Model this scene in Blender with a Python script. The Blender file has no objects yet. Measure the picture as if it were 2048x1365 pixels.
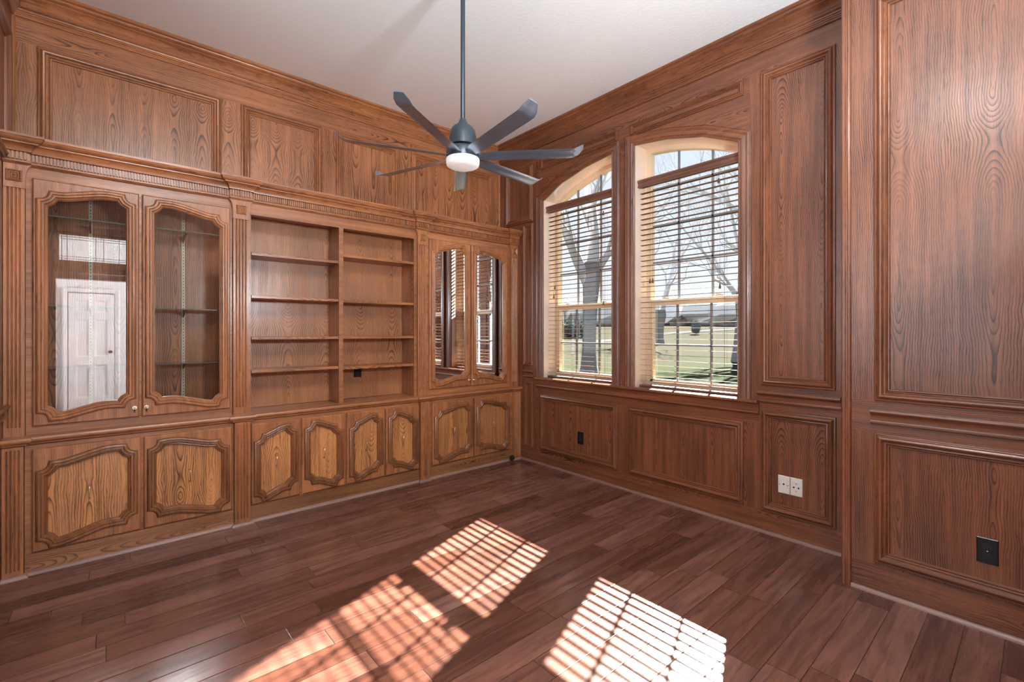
import bpy, bmesh, math, random
from mathutils import Vector, Matrix
C = bpy.context.scene.collection
SC = bpy.context.scene
R = math.radians
# ------------------------------------------------------------------ camera, light, exposure
FPX, CYP, EYE = 926.6, 665.1, 1.35          # focal length and horizon row for a 2048 x 1365 frame
cam_d = bpy.data.cameras.new('camera'); cam = bpy.data.objects.new('camera', cam_d); C.objects.link(cam)
cam_d.sensor_width = 36; cam_d.lens = FPX / 2048 * 36; cam_d.shift_y = -(682.5 - CYP) / 2048
cam_d.clip_start = 0.02; cam_d.clip_end = 600
cam.location = (0, 0, EYE); cam.rotation_euler = (R(90), 0, R(48.94 - 90))
SC.camera = cam
SC.view_settings.view_transform = 'Standard'; SC.view_settings.look = 'None'
SC.view_settings.gamma = 1; SC.view_settings.use_curve_mapping = False
SC.view_settings.exposure = 0.12
w = bpy.data.worlds.new('sky'); SC.world = w; w.use_nodes = True
nt = w.node_tree; bg = nt.nodes['Background']
tc = nt.nodes.new('ShaderNodeTexCoord'); sp = nt.nodes.new('ShaderNodeSeparateXYZ'); rp = nt.nodes.new('ShaderNodeValToRGB')
nt.links.new(tc.outputs['Generated'], sp.inputs[0]); nt.links.new(sp.outputs[2], rp.inputs[0]); nt.links.new(rp.outputs[0], bg.inputs[0])
rp.color_ramp.elements[0].position = 0.0; rp.color_ramp.elements[0].color = (0.92, 0.94, 0.97, 1)
rp.color_ramp.elements[1].position = 0.7; rp.color_ramp.elements[1].color = (0.52, 0.70, 0.98, 1)
bg.inputs[1].default_value = 1.05
def lamp(kind, name, loc, power, color=(1, 1, 1), size=None, look=None, **kw):
    l = bpy.data.lights.new(name, kind); l.energy = power; l.color = color
    if size: l.shape = 'RECTANGLE'; l.size, l.size_y = size
    for k, v in kw.items(): setattr(l, k, v)
    o = bpy.data.objects.new(name, l); C.objects.link(o); o.location = loc
    if look: o.rotation_euler = Vector(look).to_track_quat('-Z', 'Y').to_euler()
    return o
lamp('SUN', 'sun', (20, 10, 15), 98, (1.0, 0.97, 0.90), look=(-1, -0.385, -0.71), angle=R(0.6))
lamp('AREA', 'west_window_daylight', (-1.25, 1.1, 1.85), 45, (0.88, 0.94, 1.0), (2.0, 2.1), (1, 0.15, 0.22))
lamp('AREA', 'foyer_daylight', (1.95, -2.2, 1.7), 480, (0.97, 0.98, 1.0), (1.6, 2.2), (-1, 0.1, 0.05))
lamp('AREA', 'added_overhead_fill', (0.35, 0.55, 3.37), 92, (0.97, 0.99, 1.0), (1.0, 1.0), (0.02, 0.35, -1))  # added fill for the bookcase side, no known fixture here
lamp('AREA', 'added_uplight_fill', (1.52, -0.40, 1.9), 118, (0.80, 0.92, 1.0), (0.5, 0.5), (-0.05, 0.70, 1))  # unseen uplight added behind the camera to brighten the ceiling
SC.cycles.max_bounces = 8; SC.cycles.diffuse_bounces = 5; SC.cycles.transparent_max_bounces = 24
SC.cycles.caustics_reflective = False; SC.cycles.caustics_refractive = False
SC.cycles.sample_clamp_indirect = 6

# ------------------------------------------------------------------ materials
def newmat(name):
    m = bpy.data.materials.new(name); m.use_nodes = True
    return m, m.node_tree, m.node_tree.nodes['Principled BSDF']
class G:                                    # small node helper
    def __init__(s, nt): s.nt = nt
    def n(s, t, **kw):
        x = s.nt.nodes.new(t)
        for k, v in kw.items(): setattr(x, k, v)
        return x
    def put(s, sock, v):
        if isinstance(v, bpy.types.NodeSocket): s.nt.links.new(v, sock)
        else: sock.default_value = v
    def m(s, op, a, b=None, c=None, clamp=False):
        x = s.n('ShaderNodeMath', operation=op); x.use_clamp = clamp
        s.put(x.inputs[0], a)
        if b is not None: s.put(x.inputs[1], b)
        if c is not None: s.put(x.inputs[2], c)
        return x.outputs[0]
    def comb(s, a, b, c=0.0):
        x = s.n('ShaderNodeCombineXYZ')
        for i, v in enumerate((a, b, c)): s.put(x.inputs[i], v)
        return x.outputs[0]
    def noise(s, vec, scale=1.0, detail=2.0, rough=0.5, dist=0.0):
        x = s.n('ShaderNodeTexNoise'); s.put(x.inputs['Vector'], vec)
        x.inputs['Scale'].default_value = scale; x.inputs['Detail'].default_value = detail
        x.inputs['Roughness'].default_value = rough; x.inputs['Distortion'].default_value = dist
        return x.outputs[0]
    def mix(s, f, a, b):
        x = s.n('ShaderNodeMix', data_type='RGBA'); s.put(x.inputs[0], f)
        s.put(x.inputs[6], a if isinstance(a, bpy.types.NodeSocket) else (*a, 1)); s.put(x.inputs[7], b if isinstance(b, bpy.types.NodeSocket) else (*b, 1))
        return x.outputs[2]
    def fmix(s, f, a, b):
        x = s.n('ShaderNodeMix', data_type='FLOAT'); s.put(x.inputs[0], f); s.put(x.inputs[2], a); s.put(x.inputs[3], b)
        return x.outputs[0]
    def remap(s, v, a, b, c=0.0, d=1.0):
        x = s.n('ShaderNodeMapRange'); s.put(x.inputs[0], v)
        for i, k in enumerate((a, b, c, d)): x.inputs[i + 1].default_value = k
        return x.outputs[0]
def plain(name, col, rough=0.5, metal=0.0, emit=None, es=0.0, spec=0.5, bump=0.0, bscale=60, coat=0):
    m, nt, b = newmat(name); g = G(nt)
    b.inputs['Roughness'].default_value = rough; b.inputs['Metallic'].default_value = metal
    b.inputs['Specular IOR Level'].default_value = spec; b.inputs['Coat Weight'].default_value = coat
    tc = g.n('ShaderNodeTexCoord')
    ns = g.noise(tc.outputs['Object'], 7, 3)
    g.put(b.inputs['Base Color'], g.mix(g.remap(ns, 0.3, 0.7), tuple(c * 0.93 for c in col), tuple(min(1, c * 1.05) for c in col)))
    if emit: b.inputs['Emission Color'].default_value = (*emit, 1); b.inputs['Emission Strength'].default_value = es
    if bump:
        bp = g.n('ShaderNodeBump'); bp.inputs['Strength'].default_value = bump; bp.inputs['Distance'].default_value = 0.004
        g.put(bp.inputs['Height'], g.noise(tc.outputs['Object'], bscale, 3)); nt.links.new(bp.outputs[0], b.inputs['Normal'])
    return m
def wood(name, base, dark, axis='Z', period=0.23, freq=75.0, rough=0.33, cath=1.0, rects=None, uax=1, streak=0.6, var=0.18):
    m, nt, b = newmat(name); g = G(nt)
    tc = g.n('ShaderNodeTexCoord'); s = g.n('ShaderNodeSeparateXYZ'); nt.links.new(tc.outputs['Object'], s.inputs[0])
    x, y, z = s.outputs
    oi = g.n('ShaderNodeObjectInfo'); rnd = oi.outputs['Random']
    ax = {'Z': (z, g.m('ADD', x, y)), 'X': (x, g.m('ADD', y, z)), 'Y': (y, g.m('ADD', x, z))}[axis]
    along, across = ax
    if rects:
        u = (x, y)[uax]; mask = None
        for (u0, u1, z0, z1) in rects:
            q = g.m('MULTIPLY', g.m('MULTIPLY', g.m('GREATER_THAN', u, u0), g.m('LESS_THAN', u, u1)), g.m('MULTIPLY', g.m('GREATER_THAN', z, z0), g.m('LESS_THAN', z, z1)))
            mask = q if mask is None else g.m('MAXIMUM', mask, q)
        along, across = g.fmix(mask, z, u), g.fmix(mask, g.m('ADD', x, y), g.m('ADD', z, 5.03))
    along = g.m('ADD', along, g.m('MULTIPLY', rnd, 41.0)); across = g.m('ADD', across, g.m('MULTIPLY', rnd, 3.7))
    # slow wander of the grain
    wv = g.noise(g.comb(g.m('MULTIPLY', across, 3.0), g.m('MULTIPLY', along, 1.1)), 1.0, 3, 0.55)
    warp = g.m('SUBTRACT', wv, 0.5)
    if cath:
        q = g.m('DIVIDE', across, period); fr = g.m('SUBTRACT', g.m('FRACT', q), 0.5)
        idx = g.m('FLOOR', q)
        wid = g.noise(g.comb(g.m('MULTIPLY', along, 4.5), g.m('MULTIPLY', idx, 0.13), g.m('MULTIPLY', fr, 2.5)), 1.0, 3, 0.6)
        u_ = g.m('ADD', g.m('MULTIPLY', fr, period), g.m('MULTIPLY', g.m('SUBTRACT', wid, 0.5), 0.034))
        h = g.m('SUBTRACT', g.noise(g.comb(g.m('MULTIPLY', along, 1.35), g.m('MULTIPLY', idx, 0.07)), 1.0, 1.5, 0.5), 0.47)
        hh = g.m('MULTIPLY', h, 0.5)
        rad = g.m('SQRT', g.m('ADD', g.m('MULTIPLY', g.m('MULTIPLY', u_, u_), 2.2), g.m('MULTIPLY', hh, hh)))
        ring = g.m('FRACT', g.m('ADD', g.m('MULTIPLY', rad, freq), g.m('MULTIPLY', warp, 1.2)))
        line = g.m('MULTIPLY', g.m('POWER', ring, 3.6), g.remap(ring, 0.94, 1.0, 1.0, 0.0))
        line = g.m('MULTIPLY', line, g.remap(g.noise(g.comb(g.m('MULTIPLY', across, 5), g.m('MULTIPLY', along, 2), 3.0), 1.0, 2), 0.35, 0.6, 0.25, 1.0))
    else:
        ring = g.m('FRACT', g.m('ADD', g.m('MULTIPLY', across, freq * 1.3), g.m('MULTIPLY', warp, 9.0)))
        line = g.m('MULTIPLY', g.m('POWER', ring, 3.0), 0.7)
    st = g.noise(g.comb(g.m('MULTIPLY', g.m('ADD', across, g.m('MULTIPLY', warp, 0.03)), 34), g.m('MULTIPLY', along, 1.3)), 1.0, 4, 0.6)
    st = g.remap(st, 0.3, 0.72)
    po = g.remap(g.noise(g.comb(g.m('MULTIPLY', across, 420), g.m('MULTIPLY', along, 16)), 1.0, 2, 0.6), 0.52, 0.68)
    big = g.remap(g.noise(g.comb(g.m('MULTIPLY', across, 2.2), g.m('MULTIPLY', along, 1.0), 7.0), 1.0, 3), 0.3, 0.7)
    f = g.m('ADD', g.m('ADD', g.m('MULTIPLY', line, 1.15 if cath else 0.45), g.m('MULTIPLY', st, streak)), g.m('MULTIPLY', po, 0.30), clamp=True)
    col = g.mix(f, base, dark)
    v = g.m('ADD', g.m('ADD', g.m('MULTIPLY', g.m('SUBTRACT', rnd, 0.5), var), g.m('MULTIPLY', g.m('SUBTRACT', big, 0.5), 0.35)), 1.0)
    hs = g.n('ShaderNodeHueSaturation'); nt.links.new(col, hs.inputs['Color']); nt.links.new(v, hs.inputs['Value'])
    nt.links.new(hs.outputs[0], b.inputs['Base Color'])
    g.put(b.inputs['Roughness'], g.remap(g.m('ADD', st, po), 0, 2, rough - 0.05, rough + 0.12))
    b.inputs['Coat Weight'].default_value = 0.25; b.inputs['Coat Roughness'].default_value = 0.22
    bp = g.n('ShaderNodeBump'); bp.inputs['Strength'].default_value = 0.35; bp.inputs['Distance'].default_value = 0.0008
    g.put(bp.inputs['Height'], g.m('SUBTRACT', 1.0, g.m('ADD', line, g.m('MULTIPLY', po, 0.4)))); nt.links.new(bp.outputs[0], b.inputs['Normal'])
    return m
def glassy(name, ior=1.5, tint=(1, 1, 1), rough=0.0, boost=1.0):
    m = bpy.data.materials.new(name); m.use_nodes = True; nt = m.node_tree; nt.nodes.clear(); g = G(nt)
    o = g.n('ShaderNodeOutputMaterial'); t = g.n('ShaderNodeBsdfTransparent'); gl = g.n('ShaderNodeBsdfGlossy'); mx = g.n('ShaderNodeMixShader'); fr = g.n('ShaderNodeFresnel')
    t.inputs[0].default_value = (*tint, 1); gl.inputs['Roughness'].default_value = rough; fr.inputs[0].default_value = ior
    g.put(mx.inputs[0], g.m('MULTIPLY', fr.outputs[0], boost, clamp=True)); nt.links.new(t.outputs[0], mx.inputs[1]); nt.links.new(gl.outputs[0], mx.inputs[2]); nt.links.new(mx.outputs[0], o.inputs[0])
    return m
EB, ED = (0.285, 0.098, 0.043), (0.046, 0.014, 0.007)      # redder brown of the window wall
NB, ND = (0.52, 0.200, 0.076), (0.085, 0.030, 0.012)      # upper bookcase wall
BB, BD = (0.51, 0.196, 0.074), (0.085, 0.030, 0.012)      # cabinet frames
DB, DD = (0.70, 0.300, 0.105), (0.115, 0.043, 0.016)      # cabinet door panels
east_rects = [(-9, 9, -1, 0.150), (-9, 9, 3.108, 9), (1.33, 3.41, 2.66, 3.2), (1.27, 3.43, 0.727, 0.90), (0.6, 1.3, 0.835, 0.995)]
M = {
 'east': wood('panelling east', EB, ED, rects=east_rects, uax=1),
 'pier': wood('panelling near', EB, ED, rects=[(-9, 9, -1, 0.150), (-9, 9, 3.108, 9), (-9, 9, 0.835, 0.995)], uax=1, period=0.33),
 'north': wood('panelling north', NB, ND, rects=[(-9, 9, 3.10, 9)], uax=0, period=0.165, freq=58, streak=0.5),
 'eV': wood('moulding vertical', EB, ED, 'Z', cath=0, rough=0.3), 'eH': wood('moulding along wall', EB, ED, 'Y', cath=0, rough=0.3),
 'nV': wood('north moulding vertical', NB, ND, 'Z', cath=0, rough=0.3), 'nH': wood('north moulding horizontal', NB, ND, 'X', cath=0, rough=0.3),
 'cV': wood('cabinet oak vertical', BB, BD, 'Z', cath=0), 'cH': wood('cabinet oak horizontal', BB, BD, 'X', period=0.13, freq=85),
 'cHs': wood('cabinet moulding horizontal', BB, BD, 'X', cath=0), 'cP': wood('cabinet back panel', BB, BD, 'Z', period=0.3, freq=60),
 'cB': wood('book recess panel', (0.50, 0.205, 0.085), BD, 'Z', period=0.3, freq=60, streak=0.3),
 'dP': wood('door panel oak', DB, DD, 'Z', period=0.17, freq=62, var=0.12), 'dV': wood('door frame vertical', BB, BD, 'Z', cath=0), 'dM': wood('door moulding', (0.32, 0.125, 0.048), (0.06, 0.020, 0.009), 'Z', cath=0, rough=0.22),  # dM darker than the frames: shade put into the moulding colour
 'kick': wood('plinth oak', (0.40, 0.17, 0.07), BD, 'X', period=0.15, freq=80),
 'shoe': wood('shoe moulding', (0.36, 0.22, 0.17), (0.2, 0.1, 0.08), 'X', cath=0, rough=0.5),
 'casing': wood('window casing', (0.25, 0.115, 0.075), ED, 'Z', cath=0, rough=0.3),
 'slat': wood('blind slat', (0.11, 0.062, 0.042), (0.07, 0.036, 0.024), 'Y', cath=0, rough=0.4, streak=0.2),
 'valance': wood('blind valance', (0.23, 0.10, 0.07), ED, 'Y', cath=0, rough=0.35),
 'sash': plain('window sash', (0.66, 0.52, 0.36), 0.4), 'reveal': plain('window reveal', (0.74, 0.57, 0.45), 0.3, coat=0.3),
 'muntin': plain('window muntin', (0.16, 0.17, 0.18), 0.5), 'cord': plain('blind cord', (0.10, 0.07, 0.06), 0.8), 'tassel': plain('blind tassel', (0.05, 0.02, 0.012), 0.4),
 'white': plain('white paint', (0.74, 0.75, 0.76), 0.5), 'plate': plain('white wall plate', (0.72, 0.68, 0.60), 0.35), 'hole': plain('dark hole', (0.01, 0.01, 0.01), 0.7),
 'black': plain('black plastic', (0.004, 0.004, 0.006), 0.3), 'blackface': plain('black socket face', (0.012, 0.012, 0.015), 0.3),
 'silver': plain('polished silver metal', (0.80, 0.74, 0.62), 0.22, 1.0), 'bronze': plain('dark bronze metal', (0.06, 0.045, 0.04), 0.4, 0.9),
 'strip': plain('slotted metal strip', (0.66, 0.62, 0.46), 0.4, 0.2), 'bracket': plain('dark bracket', (0.05, 0.03, 0.025), 0.5, 0.3),
 'fan': plain('fan dark metal', (0.030, 0.042, 0.056), 0.30, 0.3, spec=0.6), 'blade': plain('fan blade metal', (0.21, 0.26, 0.33), 0.26, 0.7, spec=0.6), 'opal': plain('opal diffuser', (0.85, 0.83, 0.8), 0.4, emit=(1, 0.97, 0.93), es=0.22),
 'glass': glassy('cabinet glass', 2.0, (0.84, 0.86, 0.85), boost=2.0), 'pane': glassy('window glass', 1.3, (0.97, 0.985, 0.99)), 'shelfglass': glassy('shelf glass', 1.5, (0.90, 0.95, 0.92)),
 'glassedge': plain('glass shelf edge', (0.10, 0.16, 0.14), 0.2),
 'lead': plain('lead came', (0.08, 0.08, 0.09), 0.5, 0.5), 'road': plain('pale concrete road', (0.055, 0.055, 0.057), 0.9), 'bark': plain('tree bark', (0.18, 0.18, 0.19), 0.95, bump=0.6, bscale=14),
 'twig': plain('bare twigs', (0.42, 0.43, 0.46), 0.95), 'woods': plain('haze-toned woodland', (0.80, 0.76, 0.72), 1.0, bump=0.5, bscale=3), 'evergreen': plain('dark evergreen', (0.12, 0.14, 0.13), 1.0),  # woods made pale: distance haze put into their colour
 'leaf': plain('shrub leaves', (0.10, 0.16, 0.045), 0.7),
}
def ceiling_mat():
    m, nt, b = newmat('ceiling plaster'); g = G(nt); tc = g.n('ShaderNodeTexCoord')
    b.inputs['Base Color'].default_value = (0.84, 0.85, 0.84, 1); b.inputs['Roughness'].default_value = 0.5
    n = g.noise(tc.outputs['Object'], 48, 3, 0.55); n2 = g.remap(n, 0.42, 0.62)
    bp = g.n('ShaderNodeBump'); bp.inputs['Strength'].default_value = 0.25; bp.inputs['Distance'].default_value = 0.002
    g.put(bp.inputs['Height'], n2); nt.links.new(bp.outputs[0], b.inputs['Normal']); return m
M['ceiling'] = ceiling_mat()
def floor_mat():
    m, nt, b = newmat('hardwood planks'); g = G(nt); tc = g.n('ShaderNodeTexCoord'); s = g.n('ShaderNodeSeparateXYZ')
    nt.links.new(tc.outputs['Object'], s.inputs[0]); x, y, _ = s.outputs
    W_ = 0.127
    q = g.m('DIVIDE', g.m('ADD', y, 0.016), W_); row = g.m('FLOOR', q); fy = g.m('FRACT', q)
    wn = g.n('ShaderNodeTexWhiteNoise', noise_dimensions='1D'); g.put(wn.inputs['W'], row)
    wn2 = g.n('ShaderNodeTexWhiteNoise', noise_dimensions='1D'); g.put(wn2.inputs['W'], g.m('ADD', row, 77.3))
    ln = g.m('ADD', 0.62, g.m('MULTIPLY', wn2.outputs[0], 0.55))
    qx = g.m('DIVIDE', g.m('ADD', x, g.m('MULTIPLY', wn.outputs[0], 3.0)), ln); colm = g.m('FLOOR', qx); fx = g.m('FRACT', qx)
    wid = g.n('ShaderNodeTexWhiteNoise', noise_dimensions='2D'); g.put(wid.inputs['Vector'], g.comb(row, colm)); pid = wid.outputs[0]
    ey = g.m('MULTIPLY', g.m('MINIMUM', fy, g.m('SUBTRACT', 1.0, fy)), W_)
    ex = g.m('MULTIPLY', g.m('MINIMUM', fx, g.m('SUBTRACT', 1.0, fx)), ln)
    e = g.m('MINIMUM', ex, ey)
    gap = g.remap(e, 0.0007, 0.0020, 1.0, 0.0); bev = g.remap(e, 0.0, 0.004)
    off = g.m('MULTIPLY', pid, 60.0)
    n1 = g.noise(g.comb(g.m('MULTIPLY', x, 2.2), g.m('MULTIPLY', y, 26), off), 1.0, 5, 0.62, 0.6)
    n2 = g.noise(g.comb(g.m('MULTIPLY', x, 14), g.m('MULTIPLY', y, 150), off), 1.0, 3, 0.6)
    n3 = g.noise(g.comb(g.m('MULTIPLY', x, 1.3), g.m('MULTIPLY', y, 5), off), 1.0, 3, 0.55)
    c = g.mix(g.remap(n1, 0.3, 0.72), (0.205, 0.080, 0.051), (0.078, 0.028, 0.019))
    c = g.mix(g.m('MULTIPLY', g.remap(n2, 0.5, 0.75), 0.5), c, (0.050, 0.018, 0.013))
    c = g.mix(g.m('MULTIPLY', g.remap(n3, 0.62, 0.8), 0.55), c, (0.045, 0.015, 0.012))
    hs = g.n('ShaderNodeHueSaturation'); nt.links.new(c, hs.inputs['Color'])
    g.put(hs.inputs['Value'], g.remap(pid, 0, 1, 0.72, 1.45)); g.put(hs.inputs['Saturation'], g.remap(pid, 0, 1, 1.05, 0.92))
    c = g.mix(gap, hs.outputs[0], (0.028, 0.012, 0.01)); nt.links.new(c, b.inputs['Base Color'])
    g.put(b.inputs['Roughness'], g.remap(n1, 0.3, 0.7, 0.20, 0.33))
    b.inputs['Coat Weight'].default_value = 0.22; b.inputs['Coat Roughness'].default_value = 0.12; b.inputs['Specular IOR Level'].default_value = 0.38
    bp = g.n('ShaderNodeBump'); bp.inputs['Strength'].default_value = 0.5; bp.inputs['Distance'].default_value = 0.002
    g.put(bp.inputs['Height'], g.m('ADD', bev, g.m('MULTIPLY', g.noise(g.comb(g.m('MULTIPLY', x, 9), g.m('MULTIPLY', y, 30), off), 1.0, 3), 0.5)))
    nt.links.new(bp.outputs[0], b.inputs['Normal']); return m
M['floor'] = floor_mat()
def lawn_mat():
    m, nt, b = newmat('patchy lawn'); g = G(nt); tc = g.n('ShaderNodeTexCoord'); P = tc.outputs['Object']
    a = g.remap(g.noise(P, 0.16, 4, 0.6), 0.38, 0.6); f = g.remap(g.noise(P, 5.0, 4, 0.7), 0.3, 0.7)
    ln = g.n('ShaderNodeVectorMath', operation='LENGTH'); nt.links.new(P, ln.inputs[0]); dist = g.remap(ln.outputs['Value'], 16, 34)
    gr = g.mix(f, (0.015, 0.023, 0.011), (0.030, 0.037, 0.021)); dry = g.mix(f, (0.030, 0.029, 0.022), (0.040, 0.038, 0.029))
    k = g.m('ADD', g.m('MULTIPLY', a, 0.35), dist, clamp=True)
    df = g.n('ShaderNodeBsdfDiffuse'); nt.links.new(g.mix(k, gr, dry), df.inputs[0]); nt.links.new(df.outputs[0], nt.nodes['Material Output'].inputs[0])
    return m
M['lawn'] = lawn_mat()
for k in ('slat', 'road', 'bark', 'twig', 'woods', 'evergreen', 'leaf'):
    M[k].node_tree.nodes['Principled BSDF'].inputs['Specular IOR Level'].default_value = 0
    M[k].node_tree.nodes['Principled BSDF'].inputs['IOR'].default_value = 1.0

# ------------------------------------------------------------------ mesh helpers
class MB:
    def __init__(s): s.v = []; s.f = []; s.m = []
    def add(s, vs, fs, mi=0):
        k = len(s.v); s.v += [tuple(p) for p in vs]
        for f in fs: s.f.append(tuple(i + k for i in f)); s.m.append(mi)
    def box(s, x0, x1, y0, y1, z0, z1, mi=0):
        s.add([(x, y, z) for x in (x0, x1) for y in (y0, y1) for z in (z0, z1)],
              [(0, 1, 3, 2), (4, 6, 7, 5), (0, 4, 5, 1), (2, 3, 7, 6), (0, 2, 6, 4), (1, 5, 7, 3)], mi)
    def rings(s, rings, closed_ring=True, cap=True, mi=0, loop=False, mis=None):
        n = len(rings[0]); k = len(s.v)
        for r in rings: s.v += [tuple(p) for p in r]
        L = len(rings)
        for i in range(L if loop else L - 1):
            a, b = k + i * n, k + ((i + 1) % L) * n
            for j in range(n if closed_ring else n - 1):
                j2 = (j + 1) % n
                s.f.append((a + j, a + j2, b + j2, b + j)); s.m.append(mis[i] if mis else mi)
        if cap and not loop:
            s.f.append(tuple(range(k, k + n))); s.m.append(mi)
            s.f.append(tuple(range(k + (L - 1) * n, k + L * n))); s.m.append(mi)
    def prism(s, poly, fn, h0, h1, mi=0):     # poly (a,b); fn(a,b,h)->3D
        s.rings([[fn(a, b, h0) for a, b in poly], [fn(a, b, h1) for a, b in poly]], mi=mi)
    def tube(s, pts, rad, n=8, mi=0, cap=True):
        pts = [Vector(p) for p in pts]; rs = rad if isinstance(rad, (list, tuple)) else [rad] * len(pts); out = []
        up = None
        for i, p in enumerate(pts):
            t = (pts[min(i + 1, len(pts) - 1)] - pts[max(i - 1, 0)]).normalized()
            if up is None: up = Vector((0, 0, 1)) if abs(t.z) < .9 else Vector((1, 0, 0))
            a = t.cross(up).normalized(); bb = a.cross(t).normalized(); up = bb
            out.append([p + (a * math.cos(2 * math.pi * k / n) + bb * math.sin(2 * math.pi * k / n)) * rs[i] for k in range(n)])
        s.rings(out, mi=mi, cap=cap)
    def lathe(s, prof, c, n=32, mi=0):       # prof (r,z)
        s.rings([[(c[0] + r * math.cos(2 * math.pi * k / n), c[1] + r * math.sin(2 * math.pi * k / n), c[2] + z) for k in range(n)] for r, z in prof], mi=mi)
    def build(s, name, mats, parent=None, smooth=None, bevel=0):
        me = bpy.data.meshes.new(name); me.from_pydata(s.v, [], s.f)
        if not isinstance(mats, (list, tuple)): mats = [mats]
        for m_ in mats: me.materials.append(M[m_] if isinstance(m_, str) else m_)
        me.polygons.foreach_set('material_index', s.m)
        bm = bmesh.new(); bm.from_mesh(me); bmesh.ops.remove_doubles(bm, verts=bm.verts, dist=1e-6); bmesh.ops.recalc_face_normals(bm, faces=bm.faces); bm.to_mesh(me); bm.free()
        if smooth:
            me.polygons.foreach_set('use_smooth', [True] * len(me.polygons)); me.set_sharp_from_angle(angle=R(smooth))
        o = bpy.data.objects.new(name, me); C.objects.link(o)
        if parent: o.parent = parent; o.matrix_parent_inverse = inv(parent)
        if bevel:
            b = o.modifiers.new('bevel', 'BEVEL'); b.width = bevel; b.segments = 2; b.limit_method = 'ANGLE'; b.angle_limit = R(40)
        return o
def inv(o):
    p = Matrix.Translation(-Vector(o['_base'])) if '_base' in o.keys() else Matrix.Identity(4)
    return p
def thing(name, label, cat, loc, group=None):
    o = bpy.data.objects.new(name, None); C.objects.link(o); o.location = loc; o['_base'] = loc; o.empty_display_size = .1
    o['label'] = label; o['category'] = cat
    if group: o['group'] = group
    return o
def tag(o, label, cat, group=None, kind=None):
    o['label'] = label; o['category'] = cat
    if group: o['group'] = group
    if kind: o['kind'] = kind
    return o
def struct(o, label=None, cat=None):
    o['kind'] = 'structure'
    if label: o['label'] = label
    if cat: o['category'] = cat
    return o
def miter(path, closed):
    n = len(path); out = []
    for i in range(n):
        def nrm(a, b):
            d = Vector((b[0] - a[0], b[1] - a[1])); d.normalize(); return Vector((-d.y, d.x))
        if closed or 0 < i < n - 1:
            n1 = nrm(path[i - 1], path[i]); n2 = nrm(path[i], path[(i + 1) % n])
        elif i == 0: n1 = n2 = nrm(path[0], path[1])
        else: n1 = n2 = nrm(path[-2], path[-1])
        q = (n1 + n2) / max(0.25, 1 + n1.dot(n2)); out.append(q)
    return out
def sweep(mb, path, prof, fn, closed=True, mats=None, side=1):
    """path: 2D points, prof: (offset to the left of the path * side, height); fn(a,b,h)->3D; mats=(vertical, horizontal)"""
    mt = miter(path, closed); rings = []; mis = []
    for p, q in zip(path, mt): rings.append([fn(p[0] + q.x * o * side, p[1] + q.y * o * side, h) for o, h in prof])
    n = len(path)
    for i in range(n if closed else n - 1):
        a, b = path[i], path[(i + 1) % n]
        mis.append(1 if (mats and abs(b[0] - a[0]) > abs(b[1] - a[1])) else 0)
    mb.rings(rings, closed_ring=True, cap=not closed, loop=closed, mis=mis)
def arcpts(cx, cy, r, a0, a1, n): return [(cx + r * math.cos(R(a0 + (a1 - a0) * i / n)), cy + r * math.sin(R(a0 + (a1 - a0) * i / n))) for i in range(n + 1)]
def fill_with_holes(outer, holes, fn, h):
    """flat face with holes; returns verts, faces"""
    bm = bmesh.new(); edges = []
    for lp in [outer] + holes:
        vs = [bm.verts.new((p[0], p[1], 0)) for p in lp]
        for i in range(len(vs)): edges.append(bm.edges.new((vs[i], vs[(i + 1) % len(vs)])))
    bmesh.ops.triangle_fill(bm, use_beauty=True, use_dissolve=False, edges=edges)
    bm.verts.index_update(); v = [fn(p.co.x, p.co.y, h) for p in bm.verts]; f = [tuple(x.index for x in fc.verts) for fc in bm.faces]
    bm.free(); return v, f
def slab_with_holes(mb, outer, holes, fn, h0, h1, mi=0):
    for h in (h0, h1):
        v, f = fill_with_holes(outer, holes, fn, h); mb.add(v, f, mi)
    for lp in [outer] + holes:
        mb.rings([[fn(a, b, h0) for a, b in lp], [fn(a, b, h1) for a, b in lp]], cap=False, mi=mi)

# ------------------------------------------------------------------ planes of the room
XE, XP, XW, XW2 = 3.334, 2.99, -0.436, -0.90     # east (window) wall, near pier, west wall, west bay
YN, YS, ZC = 4.047, -0.85, 3.40                  # upper north wall, south wall, ceiling
UF, UP, BF, BP = 3.755, 3.730, 3.705, 3.680      # upper face / pilaster, base face / pilaster
fE = lambda u, z, h: (XE - h, u, z)
fP = lambda u, z, h: (XP - h, u, z)
fN = lambda u, z, h: (u, YN - h, z)
fWs = lambda u, z, h: (XW + h, u, z)
rect = lambda u0, u1, z0, z1: [(u0, z0), (u1, z0), (u1, z1), (u0, z1)]
# floor, ceiling
mb = MB(); mb.add([(-1.2, -3.7, 0), (3.6, -3.7, 0), (3.6, 4.3, 0), (-1.2, 4.3, 0), (-1.2, -3.7, -.1), (3.6, -3.7, -.1), (3.6, 4.3, -.1), (-1.2, 4.3, -.1)], [(0, 1, 2, 3), (4, 7, 6, 5), (0, 4, 5, 1), (1, 5, 6, 2), (2, 6, 7, 3), (3, 7, 4, 0)])
struct(mb.build('floor', 'floor'))
mb = MB(); mb.box(-1.2, 3.6, -0.95, 4.3, ZC, ZC + .1); struct(mb.build('ceiling', 'ceiling'))
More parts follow.
